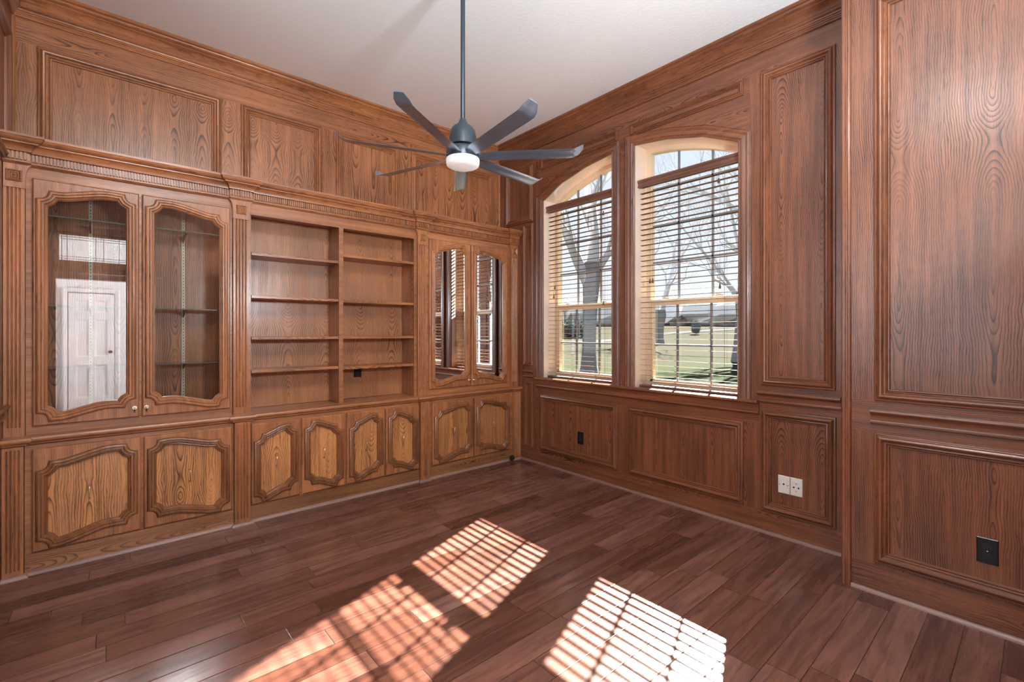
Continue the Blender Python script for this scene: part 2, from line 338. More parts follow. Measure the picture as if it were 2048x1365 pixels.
# walls
AC, ZT = 2.371, 2.920                                        # the two arched windows share one centre
def arch_z(y, r=2.06, top=ZT): return top - r + math.sqrt(r * r - (y - AC) ** 2)
WIN = [(2.485, 3.335), (1.404, 2.252)]
def winloop(y0, y1, z0, r=2.07, top=ZT + .008, n=14, e=0.0):
    ys = [y1 - (y1 - y0) * i / n for i in range(n + 1)]
    return [(y0 - e, z0), (y1 + e, z0)] + [(y1 + e, arch_z(y1, r, top))] + [(y, arch_z(y, r, top)) for y in ys[1:-1]] + [(y0 - e, arch_z(y0, r, top))]
mb = MB(); holes = [winloop(a, b, 0.872) for a, b in WIN]
slab_with_holes(mb, rect(0.70, 4.2, 0, ZC), holes, fE, 0, -0.24)
struct(mb.build('wall_east', 'east'))
mb = MB(); mb.box(XP, XE + .24, YS, 0.70, 0, ZC); struct(mb.build('wall_southeast', 'pier'))
mb = MB(); mb.box(-1.1, XE, YN, YN + .15, 0, ZC); struct(mb.build('wall_north', 'north'))
mb = MB(); mb.box(XW - .12, XW, 2.4, YN, 0, ZC); mb.box(XW2 - .12, XW, 2.28, 2.4, 0, ZC)
W3 = (0.2, 2.0, 0.85, 2.95)
slab_with_holes(mb, rect(YS, 2.4, 0, ZC), [rect(*W3)], lambda u, z, h: (XW2 - h, u, z), 0, 0.12)
struct(mb.build('wall_west', 'east'))
mb = MB(); DO = (-0.51, 0.50, 0.0, 2.05); TR = (-0.51, 0.50, 2.26, 2.65)
slab_with_holes(mb, [(XW2, 0), (DO[0], 0), (DO[0], DO[3]), (DO[1], DO[3]), (DO[1], 0), (XP, 0), (XP, ZC), (XW2, ZC)], [rect(*TR)], lambda u, z, h: (u, YS - h, z), 0, 0.14)
struct(mb.build('wall_south', 'east'))
# hall seen only in the cabinet glass
mb = MB(); mb.box(-1.1, -1.0, -3.6, YS - .14, 0, 3.0); mb.box(-1.1, 2.2, -3.7, -3.6, 0, 3.0); mb.box(2.1, 2.2, -3.6, YS - .14, 0, 3.0); mb.box(-1.1, 2.2, -3.7, YS - .14, 3.0, 3.1)
struct(mb.build('wall_hall', 'white'))
def panel_door(y):
    mb = MB(); x0, x1 = -0.52, 0.08
    zs = [(0.20, 0.78), (0.92, 1.58), (1.70, 1.92)]; hs = []
    for z0, z1 in zs:
        for a, b in ((x0 + .09, (x0 + x1) / 2 - .035), ((x0 + x1) / 2 + .035, x1 - .09)): hs.append(rect(a, b, z0, z1))
    f = lambda u, z, h: (u, y + h, z)
    slab_with_holes(mb, rect(x0, x1, 0.01, 2.03), hs, f, 0, 0.035); mb.box(x0, x1, y, y + .02, .01, 2.03)
    for h in hs: sweep(mb, h, [(0, 0.02), (0, .034), (.012, .030), (.03, .022), (.03, .02)], f)
    d = struct(mb.build('door_1', 'white'), 'white six panelled door at the end of the hall', 'door')
    mb = MB(); sweep(mb, [(x1 + .01, 0), (x1 + .01, 2.05), (x0 - .01, 2.05), (x0 - .01, 0)], [(0, 0), (0, .03), (-.05, .04), (-.07, .02), (-.07, 0)], f, closed=False); mb.build('door_casing', 'white', d)
    mb = MB(); mb.tube([(x1 - .05, y + .035, 1.0), (x1 - .05, y + .07, 1.0)], [.02, .028], 12); mb.build('door_knob', 'bronze', d)
    mb = MB(); mb.box(-0.60, -0.56, YS - .14, -2.3, .0, 2.03)
panel_door(-3.56)
mb = MB(); sweep(mb, [(DO[1], 0), (DO[1], DO[3]), (DO[0], DO[3]), (DO[0], 0)], [(0, 0), (0, .012), (-.02, .02), (-.06, .022), (-.085, .012), (-.085, 0)], lambda u, z, h: (u, YS + h, z), closed=False)
struct(mb.build('trim_1', 'casing', smooth=30))
mb = MB(); sweep(mb, rect(*TR), [(0.03, 0), (0.03, -.03), (-.01, .02), (-.06, .02), (-.06, 0)], lambda u, z, h: (u, YS + h, z))
wnd = struct(mb.build('window_4', 'casing', smooth=30), 'leaded transom above the hall opening', 'window')
mb = MB()
tz = lambda a: TR[2] + a * (TR[3] - TR[2])
for a in (.14, .22, .8, .88): mb.box(TR[0], TR[1], YS - .045, YS - .035, tz(a) - .003, tz(a) + .003)
for a in (.05, .1, .38, .46, .62, .9, .95): mb.box(TR[0] + a, TR[0] + a + .006, YS - .046, YS - .036, TR[2], TR[3])
mb.build('lead_came', 'lead', wnd)
mb = MB(); mb.box(TR[0], TR[1], YS - .07, YS - .06, TR[2], TR[3]); mb.build('pane', 'pane', wnd)
mb = MB(); slab_with_holes(mb, rect(W3[0] - .05, W3[1] + .05, W3[2] - .05, W3[3] + .05), [rect(W3[0] + .04, 1.07, W3[2] + .04, W3[3] - .04), rect(1.13, W3[1] - .04, W3[2] + .04, W3[3] - .04)], lambda u, z, h: (XW2 - h, u, z), .05, .10)
wnd = struct(mb.build('window_3', 'white'), 'daylit window in the west bay', 'window')

# ---------------------------------------------------------- crown moulding
crown = [(0, 3.245), (.010, 3.245), (.013, 3.249), (.013, 3.256), (.017, 3.259), (.017, 3.266), (.022, 3.269), (.022, 3.277), (.027, 3.280), (.029, 3.288), (.036, 3.291), (.041, 3.297), (.041, 3.304), (.036, 3.309),
         (.040, 3.314), (.046, 3.325), (.056, 3.337), (.070, 3.348), (.080, 3.353), (.080, 3.359), (.090, 3.362), (.098, 3.369), (.101, 3.377), (.104, 3.379), (.116, 3.382), (.120, 3.387), (.120, ZC), (0, ZC)]
fz = lambda a, b, h: (a, b, h)
def plan_sweep(name, pts, prof, mats, smooth=32, side=-1, parent=None):
    mb = MB(); sweep(mb, pts, prof, fz, closed=False, side=side)
    return mb.build(name, mats, parent, smooth=smooth)
struct(plan_sweep('trim_2', [(XW, 2.42), (XW, YN), (XE, YN)], crown, 'nH'))
# the east run is its own length of moulding, mitred at the corner
mb = MB(); sweep(mb, [(XW, YN), (XE, YN), (XE, 0.701)], crown, fz, closed=False, side=-1)
k = len(crown); mb.v = mb.v[k:]; mb.f = [tuple(i - k for i in f) for f in mb.f if min(f) >= k]; mb.m = mb.m[:len(mb.f)]
struct(mb.build('trim_3', 'eH', smooth=32))
struct(plan_sweep('trim_30', [(XP, 0.68), (XP, YS)], crown, 'eH'))
for o in [x for x in C.objects if x.name == 'trim_2']:
    pass
# corner beads
tn = [3]
def trim(mb, mats, smooth=32):
    tn[0] += 1; o = struct(mb.build('trim_%d' % tn[0], mats, smooth=smooth)); return o
for (cx, cy) in ((XE - .001, YN - .001), (XW + .001, YN - .001)):
    mb = MB(); s_ = -1 if cx > 0 else 1
    mb.prism([(cx, cy), (cx + s_ * .016, cy), (cx + s_ * .014, cy - .008), (cx + s_ * .008, cy - .014), (cx, cy - .016)], fz, 2.40, 3.246); trim(mb, 'nV')

# ---------------------------------------------------------- panel mouldings
bol = [(0, 0), (0, .009), (.003, .012), (.008, .013), (.011, .010), (.014, .011), (.019, .019), (.025, .0215), (.031, .020), (.036, .014), (.040, .009), (.043, .0085), (.045, .011), (.049, .012), (.052, .009), (.054, .0055), (.057, .0085), (.061, .008), (.064, .003), (.065, 0)]
def frame(fn, poly, mats, wscale=1.0):
    mb = MB(); sweep(mb, poly, [(a * wscale, h * (1.3 if wscale > .7 else .9)) for a, h in bol], fn, mats=True); return trim(mb, mats, 28)
for u0, u1 in ((-.327, .640), (.767, 1.375), (1.494, 2.083), (2.225, 3.222)): frame(fN, rect(u0, u1, 2.36, 3.100), ['nV', 'nH'])
E2 = ['eV', 'eH']
frame(fE, rect(0.830, 1.256, 0.996, 3.101), E2); frame(fE, rect(0.827, 1.256, 0.152, 0.832), E2)
frame(fE, rect(1.372, 2.316, 0.154, 0.727), E2); frame(fE, rect(2.428, 3.379, 0.152, 0.722), E2)
frame(fE, rect(3.487, 3.615, 0.153, 0.832), E2, .5); frame(fE, rect(3.487, 3.640, 0.998, 2.490), E2, .55); frame(fE, rect(3.490, 3.925, 2.510, 3.101), E2)
frame(fE, rect(2.427, 3.369, 3.006, 3.106), E2, .55); frame(fE, rect(1.373, 2.297, 3.003, 3.106), E2, .55)
frame(fP, rect(-.10, .575, 0.998, 3.072), E2); frame(fP, rect(-.10, .576, 0.165, 0.833), E2)
frame(fWs, [(2.55, 2.30), (2.55, 3.06), (3.855, 3.06), (3.855, 2.30)][::-1], E2)
# corner trim of the projecting pier
mb = MB(); mb.prism([(XP, .716), (XP - .012, .716), (XP - .016, .711), (XP - .016, .700), (XP - .011, .697), (XP - .011, .691), (XP - .016, .687), (XP - .014, .678), (XP - .006, .674), (XP, .674)], fz, 0, ZC); trim(mb, 'eV')
# capital bands of the dado
cap = [(0, .955), (.028, .955), (.033, .950), (.034, .943), (.030, .936), (.020, .932), (.014, .925), (.011, .912), (.011, .902), (.018, .899), (.020, .892), (.018, .883), (.008, .880), (0, .877)]
def band(fnc, u0, u1, mats='eH'):
    mb = MB(); e = .0
    rings = []
    for u, du in ((u0, 0), (u0, 1), (u1, -1), (u1, 0)):
        rings.append([fnc(u + (0.034 - p[0]) * du * .0 , p[1], p[0] if du else 0) for p in cap])
    mb.rings(rings); trim(mb, mats)
band(fE, 0.800, 1.275); band(fE, 3.475, 3.63); band(fP, -.3, .590); band(fWs, 2.41, 3.70)
# shoe moulding on the walls
shoe = [(0, 0), (.019, 0), (.018, .007), (.014, .013), (.008, .018), (0, .019)]
mb = MB(); sweep(mb, [(XE, BP - .02), (XE, .70)], shoe, fz, closed=False, side=-1); trim(mb, wood('shoe east', (.30, .16, .12), (.16, .07, .05), 'Y', cath=0, rough=.45))
mb = MB(); sweep(mb, [(XP, .674), (XP, YS)], shoe, fz, closed=False, side=-1); trim(mb, bpy.data.materials['shoe east'])

# ---------------------------------------------------------- windows
cas = [(0, 0), (0, .014), (-.006, .018), (-.010, .018), (-.013, .014), (-.017, .015), (-.024, .021), (-.040, .022), (-.050, .019), (-.056, .022), (-.066, .024), (-.073, .020), (-.078, .020), (-.081, .024), (-.084, .022), (-.084, 0)]
def polyarch(side):
    # straight-sided arch of the casing
    pts = [(1.404, 2.682), (1.661, 2.800), (1.951, 2.876), (2.252, 2.915)]
    return pts if side == 1 else [(2 * AC - a, b) for a, b in pts][::-1]
for wi, (y0, y1) in enumerate(WIN):
    pa = polyarch(wi)
    path = [(y0, 0.885)] + [(y0, pa[0][1])] + pa[1:-1] + [(y1, pa[-1][1]), (y1, 0.885)]
    mb = MB(); sweep(mb, path, [(-o, h) for o, h in cas], fE, closed=False, mats=True); trim(mb, ['casing', 'eH'], 28)
    # window itself
    x0, x1 = XE + .165, XE + .215
    outer = winloop(y0, y1, 0.875); inner = winloop(y0 + .045, y1 - .045, 0.93, 2.025, ZT - .035)
    fW = lambda u, z, h: (XE + h, u, z)
    mb = MB(); slab_with_holes(mb, outer, [inner], fW, .160, .225)
    wn_ = struct(mb.build('window_%d' % (wi + 1), 'sash'), ('arched window nearer the bookcase with wooden blind' if wi == 0 else 'arched window nearer the camera with wooden blind'), 'window')
    inr = winloop(y0 + .004, y1 - .004, 0.879, 2.066, ZT + .003); mb = MB(); mb.rings([[fW(a, b, h) for a, b in q] for h, q in ((-.002, outer), (-.002, inr), (.162, inr), (.162, outer))], cap=False)
    mb.build('reveal', 'reveal', wn_)
    mb = MB(); mb.box(XE + .16, XE + .215, y0 + .03, y1 - .03, 1.578, 1.626); mb.box(XE + .150, XE + .16, y0 + .03, y1 - .03, 1.600, 1.626)
    mb.box(XE + .15, XE + .19, y0 + .045, y0 + .075, .93, 1.58); mb.box(XE + .15, XE + .19, y1 - .075, y1 - .045, .93, 1.58); mb.box(XE + .15, XE + .19, y0 + .045, y1 - .045, .93, .955)
    mb.build('meeting_rail', 'sash', wn_, bevel=.003)
    mb = MB()
    for k in (1, 2):
        yy = y0 + (y1 - y0) * k / 3
        mb.box(XE + .172, XE + .190, yy - .007, yy + .007, .94, 1.58); mb.box(XE + .196, XE + .212, yy - .007, yy + .007, 1.62, arch_z(yy) - .03)
    mb.box(XE + .172, XE + .190, y0 + .05, y1 - .05, 1.238, 1.252)
    for z in (1.945, 2.258, 2.575): mb.box(XE + .196, XE + .212, y0 + .04, y1 - .04, z - .007, z + .007)
    mb.build('muntins', 'muntin', wn_)
    mb = MB(); v, f = fill_with_holes(inner, [], fW, .205); mb.add(v, f); mb.build('pane', 'pane', wn_)
    mb = MB()
    for yy in (y0 + .2, y1 - .2): mb.box(XE + .138, XE + .152, yy - .03, yy + .03, 1.626, 1.636); mb.tube([(XE + .145, yy - .01, 1.636), (XE + .14, yy + .03, 1.645)], .004, 6)
    mb.build('sash_lock', 'sash', wn_)
# window stool and apron
st = [(-.235, .872), (-.235, .892), (.040, .892), (.048, .888), (.050, .880), (.048, .872), (.040, .868), (.024, .864), (.022, .850), (.017, .838), (.016, .815), (.022, .812), (.024, .803), (.020, .797), (.012, .793), (0, .790), (0, .868)]
mb = MB(); st2 = [p for p in st if p[0] >= 0]
mb.rings([[fE(u, z, h) for h, z in ([(0, .892)] + st2[:])] for u in (1.268, 1.278, 3.417, 3.427)])
for y0, y1 in WIN: mb.box(XE - .001, XE + .165, y0 - .001, y1 + .001, .872, .892)
o = trim(mb, 'eH'); 
# ---------------------------------------------------------- blinds
def blind(y0, y1, label, tassels):
    xc = 3.402; y0 += .012; y1 -= .012
    t = thing('window_blind', label, 'blind', (xc, (y0 + y1) / 2, .905), 'wooden slat blinds in the two arched windows')
    mb = MB(); n = 37; z0 = .945; pitch = .0437; wd = .033
    for k in range(n):
        z = z0 + k * pitch; r = []
        for y in (y0, y1):
            r.append([(xc + a, y, z + b - a * 0.07) for a, b in ((-wd / 2, 0), (-wd / 4, .0016), (0, .0018), (wd / 4, .0014), (wd / 2, 0), (wd / 4, -.0008), (0, -.0002), (-wd / 4, -.0008))])
        mb.rings(r)
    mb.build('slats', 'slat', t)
    mb = MB(); mb.rings([[(xc + a, y, .900 + b) for a, b in ((-.026, .004), (-.022, .012), (.022, .012), (.026, .004), (.022, -.004), (-.022, -.004))] for y in (y0, y1)]); mb.build('bottom_rail', 'valance', t)
    mb = MB(); mb.rings([[(3.362 + a, y, b) for a, b in ((.012, 2.565), (0, 2.565), (-.002, 2.572), (.003, 2.580), (.003, 2.600), (-.004, 2.612), (-.004, 2.626), (.012, 2.626))] for y in (y0 - .008, y1 + .008)])
    mb.box(3.374, 3.40, y0 - .008, y0 + .002, 2.565, 2.626); mb.box(3.374, 3.40, y1 - .002, y1 + .008, 2.565, 2.626); mb.build('valance', 'valance', t)
    mb = MB(); mb.box(3.378, 3.425, y0, y1, 2.570, 2.612); mb.build('headrail', 'slat', t)
    mb = MB()
    for yy in (y0 + .11, y1 - .11):
        for dx in (-.019, .019): mb.tube([(xc + dx, yy, .905), (xc + dx, yy, 2.575)], .0007, 4)
        mb.tube([(xc, yy + .012, .905), (xc, yy + .012, 2.575)], .0009, 4)
    mb.build('ladder_cord', 'cord', t)
    for yy, zz in tassels:
        mb = MB(); mb.tube([(3.355, yy, zz), (3.356, yy, 2.57)], .0011, 5); c = mb.build('pull_cord', 'cord', t)
        mb = MB(); mb.lathe([(.002, .018), (.005, .012), (.006, 0), (.009, -.018), (.008, -.022), (.001, -.022)], (3.355, yy, zz), 12); mb.build('tassel', 'tassel', c, smooth=50)
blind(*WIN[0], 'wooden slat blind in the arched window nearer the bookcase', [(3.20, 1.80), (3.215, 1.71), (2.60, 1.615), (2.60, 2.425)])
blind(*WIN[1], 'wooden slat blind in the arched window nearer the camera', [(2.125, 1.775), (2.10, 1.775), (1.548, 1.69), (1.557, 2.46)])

# ---------------------------------------------------------- outlets and plates
def outlet(fn, u, z, label, w_=.07, hh=.057):
    c = fn(u, z, 0); t = thing('power_outlet', label, 'outlet', c, 'black power outlets')
    mb = MB(); mb.rings([[fn(a, b, 0) for a, b in rect(u - w_ / 2, u + w_ / 2, z - hh, z + hh)], [fn(a, b, .004) for a, b in rect(u - w_ / 2, u + w_ / 2, z - hh, z + hh)], [fn(a, b, .006) for a, b in rect(u - w_ / 2 + .003, u + w_ / 2 - .003, z - hh + .003, z + hh - .003)]])
    mb.build('cover_plate', 'black', t)
    for s_ in (-1, 1):
        mb = MB(); pts = [(u + .017 * math.cos(a) , z + s_ * .0195 + max(-.0135, min(.0135, .0175 * math.sin(a)))) for a in [2 * math.pi * k / 20 for k in range(20)]]
        mb.rings([[fn(a, b, .005) for a, b in pts], [fn(a, b, .0085) for a, b in pts]]); so = mb.build('socket', 'blackface', t)
        mb = MB()
        for dx, hgt in ((-.0065, .0045), (.0065, .0035)):
            q = rect(u + dx - .0012, u + dx + .0012, z + s_ * .0195 - hgt + .002, z + s_ * .0195 + hgt + .002); mb.rings([[fn(a, b, .0084) for a, b in q], [fn(a, b, .0089) for a, b in q]])
        mb.build('slot', 'hole', so)
    mb = MB(); mb.rings([[fn(u + .003 * math.cos(a), z + .003 * math.sin(a), h) for a in [k * math.pi / 4 for k in range(8)]] for h in (.005, .0075)]); mb.build('screw', 'silver', t)
outlet(fE, 2.848, .362, 'black power outlet in the wall panel under the window nearer the bookcase')
outlet(fP, .167, .364, 'black power outlet low on the projecting wall at the right edge')
outlet(lambda u, z, h: (u, 3.998 - h, z), 1.665, .998, 'black power outlet at the back of the open bookcase below its lowest shelf', .068, .044)
def plate(u, label, holes):
    z = .353; hh = .058; w_ = .070; t = thing('wall_plate', label, 'wall plate', fE(u, z, 0), 'white wall plates')
    mb = MB(); mb.rings([[fE(a, b, 0) for a, b in rect(u - w_ / 2, u + w_ / 2, z - hh, z + hh)], [fE(a, b, .003) for a, b in rect(u - w_ / 2, u + w_ / 2, z - hh, z + hh)], [fE(a, b, .007) for a, b in rect(u - w_ / 2 + .004, u + w_ / 2 - .004, z - hh + .004, z + hh - .004)]])
    mb.build('cover_plate', 'plate', t)
    for du, dz, r_, nm in holes:
        mb = MB(); mb.rings([[fE(u + du + r_ * math.cos(a), z + dz + r_ * math.sin(a), h) for a in [k * math.pi / 5 for k in range(10)]] for h in (.006, .0078)]); mb.build(nm, 'hole', t)
    return t
plate(1.117, 'white wall plate with one round jack, left of the pair', [(0, .004, .006, 'jack_hole'), (.024, 0, .003, 'screw_hole'), (-.024, 0, .003, 'screw_hole')])
t = plate(1.044, 'white wall plate with two square jacks, right of the pair', [(.014, -.002, .0055, 'jack_hole'), (-.014, -.002, .0055, 'jack_hole'), (0, .022, .0028, 'screw_hole'), (0, -.026, .0028, 'screw_hole')])
mb = MB(); mb.rings([[fE(a, b, h) for a, b in rect(1.044 - .022, 1.044 + .022, .353 + .034, .353 + .046)] for h in (.0065, .0085)]); mb.build('name_window', 'white', t)

# ------------------------------------------------------------------ built-in bookcase wall
fB = lambda u, z, h: (u, BF - h, z)        # base units, h = out of the face
fU = lambda u, z, h: (u, UF - h, z)
def sstep(t): t = max(0, min(1, t)); return t * t * (3 - 2 * t)
def scurve(t):                              # 0 at the low end, 1 at the high end, gentle overshoot like the carved rail
    return sstep((t - .18) / .55) - .07 * math.sin(math.pi * max(0, min(1, t / .35))) * (t < .35) - .14 * sstep((t - .74) / .26)
def door_path(u0, u1, z0, z1, m, n, tl, th, bl, bh, rise):
    """moulding line of a door: scooped corners, S-curved top and bottom rising to one side (rise=+1 right)"""
    a, b = u0 + m, u1 - m
    ft = lambda u: z1 - tl + (tl - th) * scurve((u - a) / (b - a) if rise > 0 else (b - u) / (b - a))
    fb = lambda u: z0 + bl + (bh - bl) * scurve((u - a) / (b - a) if rise > 0 else (b - u) / (b - a))
    N = 18; P = []
    us = [a + n + (b - a - 2 * n) * i / N for i in range(N + 1)]
    P += [(u, fb(u)) for u in us]                                   # bottom, left to right
    zb = fb(us[-1]); P += [(b - n * math.sin(R(t)) if 0 else b - n * math.cos(R(t)), zb + n * math.sin(R(t))) for t in (22.5, 45, 67.5)] + [(b, zb + n)]
    zt = ft(us[-1]); P += [(b, zt - n)] + [(b - n * math.sin(R(t)), zt - n * math.cos(R(t))) for t in (22.5, 45, 67.5)]
    P += [(u, ft(u)) for u in us[::-1]]
    zl = ft(us[0]); P += [(a + n * math.cos(R(t)), zl - n * math.sin(R(t))) for t in (22.5, 45, 67.5)] + [(a, zl - n)]
    zc = fb(us[0]); P += [(a, zc + n)] + [(a + n * math.sin(R(t)), zc + n * math.cos(R(t))) for t in (22.5, 45, 67.5)]
    return P
dmould = [(-.012, 0), (-.011, .009), (-.007, .015), (.000, .0185), (.006, .0175), (.0095, .012), (.011, .0125), (.015, .0165), (.021, .0165), (.0255, .011), (.028, .005), (.030, .0055), (.034, .003), (.037, -.005), (.038, -.018)]
def door_mould(mb, path, fn, hd, sc=1.0):
    sweep(mb, path, [(o * sc, hd + h) for o, h in dmould], fn)
def slab_door(mb, u0, u1, z0, z1, path, fn, d):
    # frame with small lipped edge; hole under the moulding
    e = .007; hole = [(p[0] + q.x * .012, p[1] + q.y * .012) for p, q in zip(path, miter(path, True))]
    v, f = fill_with_holes(rect(u0 + e, u1 - e, z0 + e, z1 - e), [hole], fn, d); mb.add(v, f)
    ro, ri = rect(u0, u1, z0, z1), rect(u0 + e, u1 - e, z0 + e, z1 - e)
    mb.rings([[fn(a, b, 0) for a, b in ro], [fn(a, b, d - .007) for a, b in ro], [fn(a, b, d - .003) for a, b in rect(u0 + .003, u1 - .003, z0 + .003, z1 - .003)], [fn(a, b, d) for a, b in ri]], cap=False)
    mb.rings([[fn(a, b, 0) for a, b in hole], [fn(a, b, d) for a, b in hole]], cap=False)
def pull(parent, u, z, fn, d):
    mb = MB(); w_ = .038
    mb.tube([fn(u, z + w_, d), fn(u, z + w_, d + .020), fn(u, z + w_ - .006, d + .026), fn(u, z + .016, d + .028), fn(u, z, d + .030), fn(u, z - .016, d + .028), fn(u, z - w_ + .006, d + .026), fn(u, z - w_, d + .020), fn(u, z - w_, d)], [.0035, .003, .0032, .0024, .0036, .0024, .0032, .003, .0035], 8)
    for s_ in (-1, 1): mb.lathe([(.001, -.004), (.006, -.003), (.006, .003), (.001, .004)], fn(u, z + s_ * w_, d + .002), 10)
    tag_ = mb.build('handle', 'silver', parent, smooth=50); tag_['label'] = 'slim bright metal pull'
def low_door(parent, u0, u1, rise, z0=.124, z1=.698):
    D = .020; n = .050; P = door_path(u0, u1, z0, z1, .026, n, .080, .034, .022, .070, rise)
    mb = MB(); slab_door(mb, u0, u1, z0, z1, P, fB, D); d = mb.build('door', ['dV'], parent)
    mb = MB(); mb.box(u0 + .02, u1 - .02, BF - .004, BF + .004, z0 + .02, z1 - .02); p = mb.build('panel', 'dP', d)
    mb = MB(); door_mould(mb, P, fB, D); mb.build('moulding', 'dM', d, smooth=40)
    pull(d, (u0 + u1) / 2, .408, fB, .004)
def glass_door(parent, u0, u1, rise, knob, z0=.818, z1=2.221):
    D = .020; n = .050; P = door_path(u0, u1, z0, z1, .026, n, .070, .028, .036, .080, rise)
    mb = MB(); slab_door(mb, u0, u1, z0, z1, P, fU, D); d = mb.build('glass_door', ['dV'], parent)
    mb = MB(); door_mould(mb, P, fU, D); mb.build('moulding', 'dV', d, smooth=40)
    hole = [(p[0] + q.x * .008, p[1] + q.y * .008) for p, q in zip(P, miter(P, True))]
    mb = MB(); v, f = fill_with_holes(hole, [], fU, .008); mb.add(v, f); mb.build('pane', 'glass', d)
    kx = (u1 - .022) if knob > 0 else (u0 + .022)
    c = fU(kx, .878, D); mb = MB()
    mb.tube([c, fU(kx, .878, D + .004)], .011, 16); mb.tube([fU(kx, .878, D + .004), fU(kx, .878, D + .007)], [.007, .003], 12)
    mb.box(kx - .001, kx + .001, UF - D - .022, UF - D - .004, .874, .882); mb.tube([fU(kx, .871, D + .018), fU(kx, .850, D + .012)], [.005, .003], 8)
    mb.build('lock', 'silver', d, smooth=40)
def flutes(mb, u0, u1, z0, z1, yf, yb, zlo, zhi, n=4):
    """fluted pilaster shaft between z0 and z1, plain outside"""
    w_ = u1 - u0; m = .013; p = (w_ - 2 * m + .005) / n; prof = [(u0, yb), (u0, yf)]
    for k in range(n):
        a = u0 + m + k * p; b = a + p - .007
        for i in range(7):
            t = i / 6; prof.append((a + (b - a) * t, yf + .007 * math.sin(math.pi * t)))
    prof += [(u1, yf), (u1, yb)]
    mb.rings([[(x, y, z) for x, y in prof] for z in (z0, z1)])
    mb.box(u0, u1, yf, yb, zlo, z0); mb.box(u0, u1, yf, yb, z1, zhi)
PIL = [(XW + .002, -.352), (.660, .757), (2.119, 2.207), (3.234, XE - .002)]
def pilasters(parent, ks):
    for k in ks:
        u0, u1 = PIL[k]
        mb = MB(); flutes(mb, u0, u1, .045, .712, BP, BF + .02, .0, .735); p = mb.build('base_pilaster', 'cV', parent, smooth=35)
        mb = MB(); flutes(mb, u0, u1, .822, 2.150, UP, UF + .02, .768, 2.154); p = mb.build('upper_pilaster', 'cV', parent, smooth=35)
        # flared block with square rosette
        a, b = u0 - .003, u1 + .003; fl = .028
        al = a - fl if k not in (0,) else a; br = b + fl if k != 3 else XE - .003
        if k == 3: b = XE - .003
        if k == 0: a = al = XW + .003
        left = [(a - (a - al) * (1 - math.cos(R(t))) if False else a - (a - al) * (1 - math.sin(R(90 - t))), 2.205 + .077 * math.sin(R(t))) for t in range(0, 91, 15)]
        right = [(b + (br - b) * (1 - math.sin(R(90 - t))), 2.205 + .077 * math.sin(R(t))) for t in range(0, 91, 15)]
        poly = [(a, 2.150)] + left + right[::-1] + [(b, 2.150)]
        mb = MB(); mb.prism(poly, lambda x, z, h: (x, UP - h, z), -.03, .006); blk = mb.build('pilaster_block', 'cV', parent)
        mb = MB(); cu = (u0 + u1) / 2; s_ = .030; z = 2.218
        sweep(mb, rect(cu - s_, cu + s_, z - s_, z + s_), [(-.002, .006), (0, .013), (.003, .015), (.010, .009), (.011, .013), (.014, .013), (.018, .008), (.019, .012), (.022, .012), (.026, .008), (.029, .010), (.0299, .006)], lambda x, zz, h: (x, UP - h, zz)); mb.build('rosette', 'cV', blk)
        # plinth shoe wrapping the pilaster
def base_unit(x0, x1, doors, label, pil, face=('cH')):
    t = thing('base_cabinet', label, 'cabinet', ((x0 + x1) / 2, BF, 0))
    mb = MB(); mb.box(x0, x1, BF + .004, 4.02, .115, .7205); mb.build('carcass', 'cHs', t)
    mb = MB(); mb.box(x0, x1, BF - .002, 4.0, 0, .115); mb.build('plinth', 'kick', t)
    for u0, u1, r in doors: low_door(t, u0, u1, r)
    for k in pil:
        u0, u1 = PIL[k]; mb = MB(); flutes(mb, u0, u1, .045, .705, BP, BF + .02, .0, .7215); mb.build('pilaster', 'cV', t, smooth=35)
        e0, e1 = max(u0 - .008, XW + .001), min(u1 + .008, XE - .001)
        mb = MB(); sweep(mb, [(e0 + .008, BF - .003), (u0, BP), (u1, BP), (e1 - .008, BF - .003)], shoe, fz, closed=False, side=-1)
        mb.build('pilaster_shoe', 'shoe', t, smooth=40)
    mb = MB(); sweep(mb, [(x0 + (.0), BF - .002), (x1, BF - .002)], shoe, fz, closed=False, side=-1); mb.build('shoe_moulding', 'shoe', t, smooth=40)
    return t
base_unit(-.350, .658, [(-.321, .153, 1), (.167, .645, -1)], 'left base cabinet with two wide scroll panelled doors and fluted pilasters', (0, 1))
base_unit(.763, 2.113, [(.764, 1.092, 1), (1.106, 1.434, -1), (1.450, 1.774, 1), (1.788, 2.108, -1)], 'middle base cabinet with four narrow scroll panelled doors below the open bookcase', ())
base_unit(2.209, 3.232, [(2.246, 2.712, 1), (2.726, 3.188, -1)], 'right base cabinet with two scroll panelled doors beside the window wall', (2, 3))
# continuous ledge
def breakline(fy, py, e=0.0):
    L = [(XW + .001, py)]
    for k, (u0, u1) in enumerate(PIL):
        if k: L += [(u0 - e, fy), (u0 - e, py)]
        if k < 3: L += [(u1 + e, py), (u1 + e, fy)]
    return L + [(XE - .001, py)]
t = thing('cabinet_ledge', 'continuous rounded wooden ledge between the base cabinets and the upper bookcase', 'ledge', (1.45, BF, .74))
mb = MB(); led = [(-.30, .740), (-.30, .770), (.018, .770), (.026, .767), (.030, .759), (.030, .752), (.026, .744), (.018, .741), (.012, .738), (.010, .728), (0, .722), (-.01, .722), (-.01, .740)]
pts = breakline(BF, BP, .004)
rings = []
mt = miter(pts, False)
for p, q in zip(pts, mt): rings.append([(p[0] - (q.x * o if o > 0 else 0), (p[1] - q.y * o) if o > -.2 else 4.0, z) for o, z in led])
mb.rings(rings); mb.build('board', 'cHs', t, smooth=35)
